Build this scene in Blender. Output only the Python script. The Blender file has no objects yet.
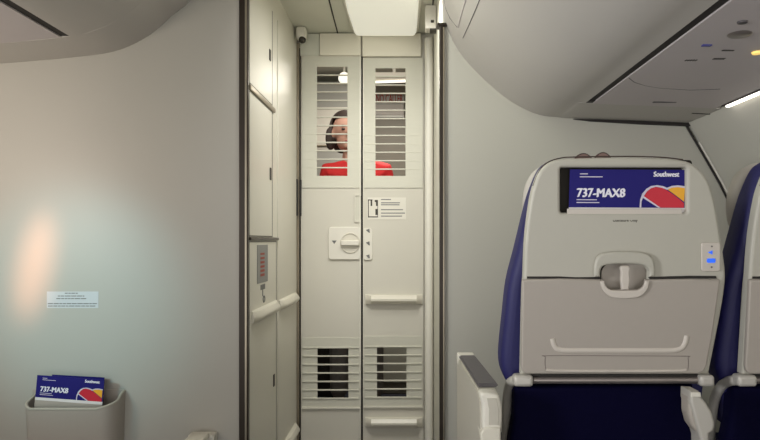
import bpy, bmesh, math, random
from mathutils import Vector, Matrix
random.seed(4)
PI = math.pi
sc = bpy.context.scene
C = sc.collection

# ------------------------------------------------------------------ camera, world, lights, exposure
EYE = 1.03
cam_d = bpy.data.cameras.new('camera')
cam = bpy.data.objects.new('camera', cam_d); C.objects.link(cam)
cam.location = (0, 0, EYE); cam.rotation_euler = (PI/2, 0, 0)
cam_d.sensor_width = 36; cam_d.lens = 620/760*36
cam_d.shift_x = -28/760; cam_d.shift_y = 20/760
cam_d.clip_start = 0.02
sc.camera = cam

w = bpy.data.worlds.new('world'); sc.world = w; w.use_nodes = True
w.node_tree.nodes['Background'].inputs[0].default_value = (1.0, 0.985, 0.95, 1)
w.node_tree.nodes['Background'].inputs[1].default_value = 1.1

def light(name, kind, loc, target, power, col, size=None, size_y=None, spot=None, blend=1.0, scale=None, spread=None, roll=0):
    d = bpy.data.lights.new(name, kind); d.energy = power; d.color = col
    if kind == 'AREA':
        d.shape = 'RECTANGLE'; d.size = size; d.size_y = size_y or size
        if spread: d.spread = spread
    if kind == 'SPOT':
        d.spot_size = spot; d.spot_blend = blend; d.shadow_soft_size = size or .02
    o = bpy.data.objects.new(name, d); C.objects.link(o); o.location = loc
    o.rotation_euler = (Vector(target) - Vector(loc)).to_track_quat('-Z', 'Y').to_euler()
    if roll: o.rotation_euler = (o.rotation_euler.to_matrix() @ Matrix.Rotation(math.radians(roll), 3, 'Z')).to_euler()
    if scale: o.scale = scale
    return o
# cabin ceiling wash above the aisle, behind and over the camera
light('cabin_ceiling_wash', 'AREA', (-0.25, 0.35, 2.12), (-0.25, 1.1, 0.6), 2, (1, .93, .83), 0.5, 1.6)
light('aisle_bin_fill', 'AREA', (-0.40, 1.55, 2.05), (0.30, 1.75, 1.6), 2.8, (.98, 1, .86), 0.3, 0.9, spread=1.7)  # unseen light added over the aisle to brighten the right bin
# fill light added behind the camera, aimed forward and up under the bins
light('rear_fill', 'AREA', (-0.2, -0.9, 0.45), (-0.1, 1.6, 1.7), 8, (1, .97, .93), 2.6, 1.0)
# daylight through the cabin windows, both sides
light('window_daylight_left', 'AREA', (-1.75, 1.0, 1.22), (-1.40, 2.13, 1.40), 4.2, (1, .87, .74), 0.25, 0.35, spread=2.2)
light('daylight_fill_across', 'AREA', (-1.8, 0.1, 1.2), (1.1, 1.75, 1.25), 5, (.97, .98, 1), 0.35, 0.45, spread=1.2)  # extra daylight added to lift the right sidewall and service panel
light('window_daylight_right', 'AREA', (1.18, 0.25, 1.1), (0.6, 2.1, 1.1), 1, (1, .95, .9), 0.3, 0.4)
# sun split by the window pane edge: a warm streak and a cool patch on the left partition
light('window_sun_warm', 'SPOT', (-1.7, 0.45, 1.37), (-1.29, 2.13, 0.94), 140, (1, .42, .22), .05, spot=math.radians(15), scale=(.34, 1, 1), roll=-12)
light('window_sun_cool', 'SPOT', (-1.7, 0.30, 1.32), (-1.16, 2.13, 0.81), 70, (.42, .85, .92), .08, spot=math.radians(28))
# extra light added above the frame to brighten the lobby
light('lobby_fill', 'AREA', (-0.05, 2.40, 2.01), (-0.2, 2.85, 0.3), 5.2, (.99, .985, .94), 0.26, 0.3, spread=2.7)
light('door_fill', 'AREA', (-0.22, 1.9, 2.08), (-0.25, 3.1, 0.75), 1.9, (1, .985, .95), 0.3, 0.2, spread=1.3)  # out-of-view light added to brighten the middle of the door
light('galley_back_fill', 'AREA', (-0.2, 3.24, 1.98), (-0.2, 4.6, 1.25), 4.5, (1, .95, .86), 1.2, 0.12)  # added light hidden behind the door header, brightens the galley back wall
# galley light behind the barrier door
light('galley_ceiling_lamp', 'AREA', (-0.1, 3.85, 2.02), (-0.2, 3.85, 0), 7, (1, .93, .82), 0.5, 0.25)

vs = sc.view_settings
vs.view_transform = 'Standard'; vs.look = 'None'; vs.gamma = 1; vs.use_curve_mapping = False
vs.exposure = 0.0

# ------------------------------------------------------------------ helpers
def P(px, py, s):                     # a point seen at (px, py) on the upright plane whose scale is s pixels per metre
    return Vector(((px-408)/s, 620/s, EYE + (240-py)/s))
def PZ(px, py, h):                    # a point on the level plane h above the eye
    s = (240-py)/h
    return Vector(((px-408)/s, 620/s, EYE+h))
SEAT_Y, SEAT_K, SEAT_T = 1.35, 0.10, 0.175
def S(px, py, d=0.0):                 # a point on the reclined back plane of the aisle seat
    k = (240-py)/620
    Y = (SEAT_Y + d + SEAT_K*SEAT_T)/(1+SEAT_K*k)
    return Vector(((px-408)/620*Y, Y, EYE + k*Y))

def lin(c): return tuple(((v/255)/12.92 if v/255 <= .04045 else ((v/255+.055)/1.055)**2.4) for v in c) + (1,)
def mat(name, rgb, rough=.5, metal=0, noise=0.0, nscale=40, bump=0.0, emit=None, estr=0, spec=.5, stretch=None):
    m = bpy.data.materials.new(name); m.use_nodes = True
    nt = m.node_tree; b = nt.nodes['Principled BSDF']
    col = lin(rgb)
    b.inputs['Base Color'].default_value = col
    b.inputs['Roughness'].default_value = rough; b.inputs['Metallic'].default_value = metal
    b.inputs['Specular IOR Level'].default_value = spec
    if noise or bump:
        tc = nt.nodes.new('ShaderNodeTexCoord'); n = nt.nodes.new('ShaderNodeTexNoise')
        mp = nt.nodes.new('ShaderNodeMapping')
        if stretch: mp.inputs['Scale'].default_value = stretch
        nt.links.new(tc.outputs['Object'], mp.inputs[0]); nt.links.new(mp.outputs[0], n.inputs['Vector'])
        n.inputs['Scale'].default_value = nscale; n.inputs['Detail'].default_value = 4
        if noise:
            r = nt.nodes.new('ShaderNodeMix'); r.data_type = 'RGBA'
            r.inputs[6].default_value = tuple(max(0, v*(1-noise)) for v in col[:3])+(1,)
            r.inputs[7].default_value = tuple(min(1, v*(1+noise)) for v in col[:3])+(1,)
            nt.links.new(n.outputs[0], r.inputs[0]); nt.links.new(r.outputs[2], b.inputs['Base Color'])
        if bump:
            bp = nt.nodes.new('ShaderNodeBump'); bp.inputs['Strength'].default_value = bump; bp.inputs['Distance'].default_value = .002
            nt.links.new(n.outputs[0], bp.inputs['Height']); nt.links.new(bp.outputs[0], b.inputs['Normal'])
    if emit:
        b.inputs['Emission Color'].default_value = lin(emit); b.inputs['Emission Strength'].default_value = estr
    return m

M = dict(
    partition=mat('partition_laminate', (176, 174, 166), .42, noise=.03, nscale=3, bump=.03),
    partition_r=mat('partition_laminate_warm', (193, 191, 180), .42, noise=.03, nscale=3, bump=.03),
    bin=mat('bin_plastic', (196, 191, 184), .45, noise=.02, nscale=6, bump=.03),
    binwarm=mat('bin_end_plastic', (206, 200, 180), .4, noise=.02, nscale=6),
    psu=mat('service_panel_plastic', (206, 198, 198), .5, noise=.02, nscale=8),
    gap=mat('dark_rubber', (38, 34, 32), .7, noise=.1, nscale=30),
    cream=mat('cream_laminate', (206, 202, 189), .38, noise=.02, nscale=5, bump=.02),
    door=mat('door_panel', (206, 202, 189), .38, noise=.02, nscale=5, bump=.02),
    louvre=mat('louvre_metal', (206, 204, 190), .62, metal=.12, noise=.04, nscale=12, stretch=(1, 1, 8)),
    slat=mat('slat_metal', (222, 218, 204), .35, metal=.2, noise=.02),
    white=mat('white_plastic', (222, 218, 206), .4, noise=.02, nscale=9),
    rail=mat('rail_plastic', (214, 209, 194), .35, noise=.02),
    ceiling=mat('ceiling_panel', (206, 206, 192), .6, noise=.03, nscale=5),
    trim_dark=mat('dark_bronze_trim', (52, 44, 36), .35, metal=.4, noise=.1, nscale=15),
    trim_light=mat('brushed_trim', (168, 158, 140), .3, metal=.8, noise=.05),
    shell=mat('seat_shell_plastic', (182, 179, 167), .48, noise=.02, nscale=60, bump=.05),
    tray=mat('tray_plastic', (170, 162, 153), .5, noise=.02, nscale=60, bump=.05),
    lip=mat('latch_plastic', (202, 194, 184), .42, noise=.02, nscale=40),
    dark=mat('pocket_lining', (44, 40, 34), .8, noise=.15, nscale=20),
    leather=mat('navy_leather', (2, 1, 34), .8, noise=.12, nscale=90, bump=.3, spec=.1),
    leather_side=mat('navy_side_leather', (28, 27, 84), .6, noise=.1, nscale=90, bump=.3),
    headrest=mat('headrest_cover', (186, 180, 172), .65, noise=.04, nscale=50, bump=.1),
    piping=mat('brown_piping', (66, 52, 46), .6, noise=.1),
    armpad=mat('grey_arm_pad', (92, 88, 90), .6, noise=.08, nscale=60, bump=.2),
    arm=mat('arm_side_plastic', (190, 185, 172), .45, noise=.02),
    bar=mat('aluminium_bar', (150, 142, 138), .32, metal=.7, noise=.04),
    bracket=mat('bracket_plastic', (188, 184, 176), .38, metal=.15, noise=.03),
    paper=mat('white_card', (226, 222, 222), .5, noise=.01),
    cardblue=mat('card_blue', (30, 25, 108), .45, noise=.03, spec=.2),
    ink=mat('card_white_ink', (232, 230, 240), .5, noise=.01),
    red=mat('emblem_red', (200, 30, 52), .4, noise=.02),
    yellow=mat('emblem_yellow', (236, 172, 40), .4, noise=.02),
    header=mat('header_board', (228, 223, 206), .4, noise=.02, nscale=5),
    strap=mat('strap_leather', (128, 104, 96), .7, noise=.08),
    silver=mat('emblem_silver', (206, 200, 216), .4, noise=.02),
    inkgrey=mat('grey_print', (110, 110, 108), .6, noise=.05),
    inkdark=mat('dark_print', (62, 58, 52), .6, noise=.05),
    inkred=mat('red_print', (150, 60, 50), .6, noise=.05),
    placard=mat('pale_placard', (196, 200, 204), .5, noise=.01),
    placard_grey=mat('grey_placard', (128, 128, 126), .5, noise=.03),
    led=mat('blue_led', (20, 60, 190), .4, noise=.01, emit=(50, 120, 255), estr=.7),
    callblue=mat('blue_button', (70, 72, 150), .4, noise=.02),
    ledamber=mat('amber_lamp', (240, 210, 120), .4, noise=.01, emit=(255, 214, 120), estr=.8),
    lamp=mat('lamp_diffuser', (200, 198, 184), .5, noise=.01, emit=(255, 252, 234), estr=.46),
    tubelamp=mat('galley_tube_diffuser', (235, 232, 220), .5, noise=.01, emit=(255, 248, 230), estr=1.0),
    cove=mat('cove_lamp', (255, 250, 240), .5, noise=.01, emit=(255, 246, 236), estr=3.5),
    floor=mat('cabin_carpet', (60, 62, 74), .95, noise=.25, nscale=150, bump=.5),
    galley=mat('galley_laminate', (132, 127, 114), .5, noise=.04, nscale=4),
    galley_light=mat('galley_steel', (165, 165, 158), .4, metal=.3, noise=.05, nscale=4),
    cart=mat('dark_cart', (40, 36, 30), .6, noise=.1),
    skin=mat('skin', (196, 150, 130), .55, noise=.04, nscale=20),
    hair=mat('dark_hair', (52, 38, 32), .6, noise=.3, nscale=60, bump=.5, stretch=(6, 6, 1)),
    shirt=mat('red_shirt', (214, 40, 42), .8, noise=.06, nscale=30, bump=.2),
    trousers=mat('grey_trousers', (120, 116, 112), .85, noise=.08, nscale=60, bump=.2),
    shoe=mat('black_shoe', (24, 22, 22), .4, noise=.05),
    eye=mat('eye_dark', (40, 26, 22), .3, noise=.05),
    lips=mat('lips', (160, 84, 80), .5, noise=.03),
    smoked=mat('lens_dark', (50, 46, 40), .25, noise=.05),
)

def link_mesh(name, me, m, parent=None):
    mats = m if isinstance(m, (list, tuple)) else [m]
    me.name = name
    if len(me.materials) == 0:
        for x in mats: me.materials.append(x)
    if parent is not None:
        top = parent; off = Vector((0, 0, 0))
        while top is not None:
            off += top.location; top = top.parent
    else:
        xs = [v.co for v in me.vertices]
        off = Vector(((min(v.x for v in xs)+max(v.x for v in xs))/2, (min(v.y for v in xs)+max(v.y for v in xs))/2, min(v.z for v in xs)))
    me.transform(Matrix.Translation(-off))
    o = bpy.data.objects.new(name, me); C.objects.link(o)
    if parent is not None: o.parent = parent
    else: o.location = off
    return o
def tag(o, label, cat, group=None):
    o['label'] = label; o['category'] = cat
    if group: o['group'] = group
    return o
def struct(o): o['kind'] = 'structure'; return o
def thing(name, loc, label=None, cat=None, group=None):
    o = bpy.data.objects.new(name, None); C.objects.link(o); o.location = loc; o.empty_display_size = .05
    if label: tag(o, label, cat, group)
    else: o['kind'] = 'structure'
    return o
def copy_tree(o, parent=None):
    c = o.copy(); C.objects.link(c); c.parent = parent
    for ch in list(o.children): copy_tree(ch, c)
    return c
def smooth(me, ang=40):
    for p in me.polygons: p.use_smooth = True
    try: me.set_sharp_from_angle(angle=math.radians(ang))
    except Exception: pass
    return me
def bm_mesh(bm, sm=True):
    bmesh.ops.recalc_face_normals(bm, faces=bm.faces)
    me = bpy.data.meshes.new('m'); bm.to_mesh(me); bm.free()
    return smooth(me) if sm else me
def planar(me):
    for p in me.polygons:
        n = p.normal
        if max(abs(n.x), abs(n.y), abs(n.z)) > .9995: p.use_smooth = False
    return me
def box_bm(bm, a, b, bev=0.0, seg=2, rot=None):
    a = Vector(a); b = Vector(b); c = (a+b)/2
    t = bmesh.new(); bmesh.ops.create_cube(t, size=1)
    for v in t.verts: v.co = Vector((v.co.x*abs(b.x-a.x), v.co.y*abs(b.y-a.y), v.co.z*abs(b.z-a.z)))
    if bev: bmesh.ops.bevel(t, geom=t.edges[:], offset=bev, segments=seg, profile=.5, affect='EDGES')
    mt = Matrix.Translation(c)
    if rot: mt = mt @ rot
    bmesh.ops.transform(t, matrix=mt, verts=t.verts[:])
    me = bpy.data.meshes.new('t'); t.to_mesh(me); t.free(); bm.from_mesh(me); bpy.data.meshes.remove(me)
def box(a, b, bev=0.0, seg=2, rot=None):
    bm = bmesh.new(); box_bm(bm, a, b, bev, seg, rot); return planar(bm_mesh(bm))
def curve_to_mesh(cd):
    o = bpy.data.objects.new('tmp', cd); C.objects.link(o)
    dg = bpy.context.evaluated_depsgraph_get(); dg.update()
    me = bpy.data.meshes.new_from_object(o.evaluated_get(dg))
    bpy.data.objects.remove(o); bpy.data.curves.remove(cd)
    return me
def flat(loops, thick, bev=0.0, res=2):
    """filled outlines (2-D, later loops are holes) given thickness and a rounded edge, local xy, z 0..-thick mapped by caller"""
    cd = bpy.data.curves.new('c', 'CURVE'); cd.dimensions = '2D'; cd.fill_mode = 'BOTH'
    cd.extrude = max(thick/2-bev, 1e-5); cd.bevel_depth = bev; cd.bevel_resolution = res; cd.offset = -bev
    for lp in loops:
        sp = cd.splines.new('POLY'); sp.points.add(len(lp)-1)
        for i, (x, y) in enumerate(lp): sp.points[i].co = (x, y, 0, 1)
        sp.use_cyclic_u = True
    me = curve_to_mesh(cd)
    bm = bmesh.new(); bm.from_mesh(me); bmesh.ops.remove_doubles(bm, verts=bm.verts[:], dist=1e-5)
    me2 = planar(bm_mesh(bm)); me2.materials.clear(); return me2
def plate(loops, y, thick, bev=0.0, res=2):
    """upright plate facing the camera side (-Y), front face at y"""
    me = flat(loops, thick, bev, res)
    me.transform(Matrix(((1, 0, 0, 0), (0, 0, -1, y+thick/2), (0, 1, 0, 0), (0, 0, 0, 1))))
    return me
def seat_plate(loops_px, d, thick, bev=0.0, res=2):
    """outlines in the plane of the reclined seat back, d behind its face"""
    n = math.sqrt(1+SEAT_K*SEAT_K)
    loops = []
    for lp in loops_px:
        q = []
        for px, py in lp:
            p = S(px, py, d); q.append((p.x, (p.z-EYE)*n))
        loops.append(q)
    me = flat(loops, thick, bev, res)
    # local y runs up the reclined plane, local z towards the camera
    up = Vector((0, -SEAT_K, 1)).normalized(); out = Vector((0, -1, -SEAT_K)).normalized()
    base = Vector((0, SEAT_Y + d + SEAT_K*SEAT_T, EYE)) - out*(thick/2)
    mt = Matrix(((1, up.x, out.x, base.x), (0, up.y, out.y, base.y), (0, up.z, out.z, base.z), (0, 0, 0, 1)))
    me.transform(mt)
    return me
def tube(pts, r, cyc=False, res=4, nurbs=False):
    cd = bpy.data.curves.new('c', 'CURVE'); cd.dimensions = '3D'; cd.bevel_depth = r; cd.bevel_resolution = res; cd.use_fill_caps = True
    sp = cd.splines.new('POLY'); sp.points.add(len(pts)-1)
    for i, p in enumerate(pts): sp.points[i].co = (*p, 1)
    sp.use_cyclic_u = cyc
    me = curve_to_mesh(cd); me.materials.clear(); return smooth(me, 60)
def spl(pts, n=6, cyc=False):
    out = []; N = len(pts); pts = [Vector(p) for p in pts]
    rng = range(N if cyc else N-1)
    for i in rng:
        p0 = pts[(i-1) % N] if (cyc or i > 0) else pts[i]; p1 = pts[i]; p2 = pts[(i+1) % N]
        p3 = pts[(i+2) % N] if (cyc or i+2 < N) else p2
        for k in range(n):
            t = k/n
            out.append(.5*((2*p1)+(-p0+p2)*t+(2*p0-5*p1+4*p2-p3)*t*t+(-p0+3*p1-3*p2+p3)*t**3))
    if not cyc: out.append(pts[-1])
    return out
def rrect(x0, y0, x1, y1, r, n=5):
    out = []
    for cx, cy, a in ((x1-r, y1-r, 0), (x0+r, y1-r, 90), (x0+r, y0+r, 180), (x1-r, y0+r, 270)):
        for k in range(n+1):
            t = math.radians(a+90*k/n); out.append((cx+r*math.cos(t), cy+r*math.sin(t)))
    return out
def rrect_px(x0, y0, x1, y1, r, n=5): return rrect(x0, y0, x1, y1, r, n)
def on(s, lp): return [((x-408)/s, EYE+(240-y)/s) for x, y in lp]
def prism(profile, y0, y1, closed=True):
    """profile in X,Z run along Y"""
    bm = bmesh.new()
    a = [bm.verts.new((x, y0, z)) for x, z in profile]; b = [bm.verts.new((x, y1, z)) for x, z in profile]
    n = len(profile)
    for i in range(n if closed else n-1): bm.faces.new((a[i], a[(i+1) % n], b[(i+1) % n], b[i]))
    if closed: bm.faces.new(a); bm.faces.new(list(reversed(b)))
    return bm_mesh(bm)
def join(meshes, mats=None):
    bm = bmesh.new()
    for i, me in enumerate(meshes):
        n0 = len(bm.faces); bm.from_mesh(me); bm.faces.ensure_lookup_table()
        if mats:
            for f in bm.faces[n0:]: f.material_index = mats[i]
    me = bpy.data.meshes.new('j'); bm.to_mesh(me); bm.free()
    return me
def text(s, size, bold=0.0, thick=.0002, spacing=1.0, width=None):
    cd = bpy.data.curves.new('t', 'FONT'); cd.body = s; cd.size = size; cd.extrude = thick; cd.offset = bold; cd.space_character = spacing
    cd.resolution_u = 3
    me = curve_to_mesh(cd); me.materials.clear()
    if width:
        x0 = min(v.co.x for v in me.vertices); x1 = max(v.co.x for v in me.vertices)
        k = width/(x1-x0)
        for v in me.vertices: v.co.x = (v.co.x-x0)*k
    return me
UP = Matrix(((1, 0, 0, 0), (0, 0, -1, 0), (0, 1, 0, 0), (0, 0, 0, 1)))   # local xy -> XZ facing the camera side

# ------------------------------------------------------------------ the setting
FL = 0.0
YB = 620/290       # cabin face of both partitions
YD = 3.10          # barrier door
CE = EYE+1.035      # lobby ceiling
struct(link_mesh('floor', box((-1.95, -1.4, -.05), (1.5, 4.65, 0)), M['floor']))
struct(link_mesh('ceiling', box((-.62, YB, CE), (.3, YD+.04, CE+.05)), M['ceiling']))
struct(link_mesh('ceiling_cabin', box((-1.95, -1.4, 2.2), (1.5, YB, 2.25)), M['ceiling']))
# left partition, right partition following the fuselage side
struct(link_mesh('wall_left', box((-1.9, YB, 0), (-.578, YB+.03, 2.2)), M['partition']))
side = [(687, 126), (697, 143), (708, 162), (720, 183), (733, 209), (741, 226), (746, 240)]
side = on(290, side) + [(1.20, .80), (1.235, .6), (1.26, .3), (1.26, 0)]
rp = [(.122, 2.2), (.122, 0)] + list(reversed(side)) + [(.93, EYE+.44), (.86, 2.2)]
struct(link_mesh('wall_right', plate([rp], YB, .03), M['partition_r']))
outer = [(x+.006, z) for x, z in side]
sw = [(.86, 2.2), (.93, EYE+.46)] + outer
sw_full = sw + [(x+.05, z) for x, z in reversed(sw)]
struct(link_mesh('wall_side_right', prism(sw_full, -1.4, YB+.05), M['partition_r']))
struct(link_mesh('wall_side_left', box((-1.95, -1.4, 0), (-1.9, YB+.05, 2.2)), M['partition']))
seam = [Vector((x-.004, YB-.003, z)) for x, z in side[:8]]
struct(link_mesh('trim_1', tube(seam, .0035), M['gap']))
struct(link_mesh('trim_2', tube([p+Vector((.010, -.002, .002)) for p in seam[1:]], .0045), M['white']))
# dark edge posts of the partitions
lp = thing('trim_3', (-.563, YB-.01, 0))
link_mesh('post', box((-.580, YB-.012, 0), (-.549, YB+.01, 2.2), .002), M['trim_dark'], lp)
link_mesh('edge_strip', box((-.5585, YB-.016, 0), (-.5525, YB-.0121, 2.2)), M['trim_light'], lp)
rpst = thing('trim_4', (.117, YB-.01, 0))
link_mesh('post', box((.1085, YB-.012, 0), (.1255, YB+.03, EYE+.735), .002), M['trim_dark'], rpst)
link_mesh('edge_strip', box((.1205, YB-.015, 0), (.1245, YB-.0121, EYE+.73)), M['trim_light'], rpst)
link_mesh('post_cap', box((.100, YB-.014, EYE+.735), (.136, YB+.03, EYE+.745), .002), M['trim_dark'], rpst)
# lobby side walls
struct(link_mesh('wall_lobby_left', box((-.5779, YB+.0101, 0), (-.5535, YD+.06, CE)), M['cream']))
struct(link_mesh('wall_lobby_right', box((.126, YB+.04, 0), (.17, YD+.06, CE)), M['louvre']))
struct(link_mesh('trim_5', box((-.5534, YD-.05, EYE+(240-216)/200), (-.5455, YD-.024, EYE+(240-180)/200), .001), M['gap']))
# galley beyond the door
struct(link_mesh('wall_galley_back', box((-1.2, 4.6, 0), (.9, 4.65, 2.2)), M['galley']))
struct(link_mesh('wall_galley_left', box((-1.25, YD+.06, 0), (-1.2, 4.65, 2.2)), M['galley_light']))
struct(link_mesh('wall_galley_right', box((.9, YD+.06, 0), (.95, 4.65, 2.2)), M['galley']))
struct(link_mesh('ceiling_galley', box((-1.25, YD+.062, 2.2), (.95, 4.65, 2.24)), M['ceiling']))
struct(link_mesh('wall_door_surround', plate([[(-1.25, 0), (.95, 0), (.95, 2.2), (-1.25, 2.2)],
        [(-.530, .0005), (.070, .0005), (.070, EYE+.9), (-.530, EYE+.9)]], YD+.02, .03), M['white']))
# header boards over the door
struct(link_mesh('trim_6', plate([on(200, [(300, 34), (319.5, 34), (319.5, 56), (300, 56)])], YD-.004, .02), M['ceiling']))
struct(link_mesh('trim_7', plate([on(200, [(320, 34), (361, 34), (361, 56), (320, 56)])], YD-.012, .03, .002), M['header']))
struct(link_mesh('trim_8', plate([on(200, [(362.5, 34), (421, 34), (421, 57), (362.5, 57)])], YD-.012, .03, .002), M['header']))
# jambs
struct(link_mesh('trim_9', box((-.5535, YD-.02, 0), (-.538, YD+.02, EYE+.98), .002), M['trim_light']))
struct(link_mesh('trim_10', tube([(.103, YD-.05, 0.0), (.103, YD-.05, EYE+.99)], .021, res=6), M['white']))
struct(link_mesh('trim_11', box((.083, YD-.03, 0), (.1258, YD+.02, EYE+1.0), .003), M['cream']))
# ceiling joints
for i, (a, b) in enumerate((((329, 0), (337.6, 33)), ((434.5, -20), (432, 18)))):
    p = PZ(*a, 1.034); q = PZ(*b, 1.034)
    struct(link_mesh('trim_%d' % (12+i), tube([p, q], .003), M['gap']))
struct(link_mesh('trim_14', tube([P(298.7, 50, 200)+Vector((.01, -.03, 0)), P(298.7, 455, 200)+Vector((.01, -.03, 0))], .0025), M['gap']))

# ------------------------------------------------------------------ barrier door
def slats(x0, x1, ys, s, y):
    return [box(Vector(((x0-408)/s, y-.006, EYE+(240-q)/s-.0032)), Vector(((x1-408)/s, y+.004, EYE+(240-q)/s+.0032)), .0015) for q in ys]
def px_box(x0, y0, x1, y1, s, ya, yb, bev=.001):
    return box(((x0-408)/s, ya, EYE+(240-y1)/s), ((x1-408)/s, yb, EYE+(240-y0)/s), bev)
door = thing('door_1', (-.23, YD, 0))
for side_, (xa, xb, oa, ob, ytop) in enumerate(((301, 361, 317, 347.5, 56), (363, 423.5, 375.5, 405.5, 57.5))):
    leaf = link_mesh('door_leaf', plate([on(200, [(xa, ytop), (xb, ytop), (xb, 444.5), (xa, 444.5)]),
              on(200, [(oa-4, 63), (ob+4, 63), (ob+4, 180), (oa-4, 180)]),
              on(200, [(oa-4 if side_ else oa-3, 344), (ob+4, 344), (ob+4, 401), (oa-4 if side_ else oa-3, 401)])], YD, .022), M['door'], door)
    # upper louvre: metal sheet with its opening and slats
    y0 = 67 if side_ == 0 else 68.5
    ys = [y0+8.4*k for k in range(1, 13)]
    sheet = plate([on(200, [(xa+1, ytop+1), (xb-1, ytop+1), (xb-1, 188), (xa+1, 188)]), on(200, [(oa, y0), (ob, y0), (ob, 176), (oa, 176)])], YD-.004, .0039, .0008)
    link_mesh('upper_louvre', join([sheet]+slats(oa, ob, ys, 200, YD-.002)+[px_box(xa+2, q-.25, xb-2, q+.25, 200, YD-.0055, YD-.004, 0) for q in ys[7:]]), M['louvre'], door)
    y1 = 347.5 if side_ == 0 else 346.5
    ys2 = [y1+8.45*k for k in range(0, 7)]
    ly0, ly1 = (337.5, 407) if side_ == 0 else (336, 406)
    oo = (317.5, 348.5) if side_ == 0 else (377, 406.5)
    sheet = plate([on(200, [(xa+1, ly0), (xb-1, ly0), (xb-1, ly1), (xa+1, ly1)]), on(200, [(oo[0], y1), (oo[1], y1), (oo[1], y1+50.5), (oo[0], y1+50.5)])], YD-.004, .0039, .0008)
    link_mesh('lower_louvre', join([sheet]+slats(xa+2, xb-2, ys2, 200, YD-.003)), M['louvre'], door)
    link_mesh('louvre_lip', px_box(xa+1, ly1-.2, xb-1, ly1+1.6, 200, YD-.010, YD-.0001), M['slat'], door)
link_mesh('centre_seam', box(((361.1-408)/200, YD+.004, 0.01), ((362.9-408)/200, YD+.012, EYE+.92)), M['gap'], door)
link_mesh('left_leaf_edge', box(((359.6-408)/200, YD-.007, 0.01), ((361-408)/200, YD-.0001, EYE+.92), .001), M['slat'], door)
link_mesh('right_leaf_edge', box(((363-408)/200, YD-.006, 0.01), ((364-408)/200, YD-.0001, EYE+.91), .001), M['slat'], door)
def grab_bar(y, parent, x0=365.5, x1=422.5):
    s = 200
    zc = EYE+(240-y)/s; X0 = (x0-408)/s; X1 = (x1-408)/s
    bm = bmesh.new(); N = 14
    prof = [(-.0, -.024), (-.028, -.020), (-.042, -.004), (-.042, .006), (-.028, .022), (0, .024)]
    rings = []
    for (x, k) in ((X0, .55), (X0+.006, .62), (X0+.03, 1), (X1-.03, 1), (X1-.006, .62), (X1, .55)):
        rings.append([bm.verts.new((x, YD-.0001+p*(k if k == 1 else k*.5), zc+q*(1 if k == 1 else 1.08))) for p, q in prof])
    for a, b in zip(rings, rings[1:]):
        for i in range(len(prof)-1): bm.faces.new((a[i], a[i+1], b[i+1], b[i]))
        bm.faces.new((a[-1], a[0], b[0], b[-1]))
    bm.faces.new(rings[0]); bm.faces.new(rings[-1])
    return link_mesh('grab_bar', bm_mesh(bm), M['rail'], parent)
grab_bar(299.5, door); grab_bar(422, door)
# finger pull on the left leaf
fp = link_mesh('finger_pull', plate([on(200, rrect(354, 194, 361, 222.5, 1.5)), on(200, rrect(355.5, 196, 360.5, 220.5, 1))], YD-.006, .0058, .001), M['door'], door)
link_mesh('pull_recess', px_box(355.5, 196, 360.5, 220.5, 200, YD-.0015, YD-.0001, 0), M['louvre'], fp)
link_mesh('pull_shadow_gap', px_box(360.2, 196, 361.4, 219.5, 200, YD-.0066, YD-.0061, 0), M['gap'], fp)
# latch plate with its turning knob
lt = link_mesh('latch_plate', plate([on(200, rrect(328.5, 227, 361, 259.5, 3.5))], YD-.011, .0108, .003), M['white'], door)
link_mesh('strike_plate', join([plate([on(200, rrect(363.2, 228, 372.5, 260, 2.5))], YD-.0085, .0083, .002)]), M['white'], door)
kc = P(350.5, 243, 200)
def disc(c, r, y0, y1, n=32, squash=1.0, r2=None):
    bm = bmesh.new(); r2 = r2 or r
    a = [bm.verts.new((c.x+r*math.cos(2*PI*i/n), y1, c.z+r*squash*math.sin(2*PI*i/n))) for i in range(n)]
    b = [bm.verts.new((c.x+r2*math.cos(2*PI*i/n), y0, c.z+r2*squash*math.sin(2*PI*i/n))) for i in range(n)]
    for i in range(n): bm.faces.new((a[i], a[(i+1) % n], b[(i+1) % n], b[i]))
    bm.faces.new(a); bm.faces.new(b)
    return bm_mesh(bm)
cup = [(kc.x+.049*math.cos(t*2*PI/40), kc.z+.051*math.sin(t*2*PI/40)) for t in range(40)]
cupi = [(kc.x+.044*math.cos(t*2*PI/40), kc.z+.046*math.sin(t*2*PI/40)) for t in range(40)]
kn = link_mesh('knob', join([disc(kc, .043, YD-.0125, YD-.0112), plate([cup, cupi], YD-.016, .0048, .0015)]), M['rail'], lt)
link_mesh('knob_grip', box((kc.x-.046, YD-.032, kc.z-.013), (kc.x+.046, YD-.012, kc.z+.013), .005, 3), M['white'], kn)
link_mesh('arrow_mark', plate([on(200, [(332, 240.5), (337, 240.5), (334.5, 244)])], YD-.0118, .0006), M['inkgrey'], lt)
for q in (231, 243.5, 256.5):
    link_mesh('strike_mark', plate([on(200, [(366, q-1), (369.5, q-2.2), (370, q+2), (368.5, q+1.4), (367.5, q+.5)])], YD-.0095, .0009), M['inkgrey'], door)
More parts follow.
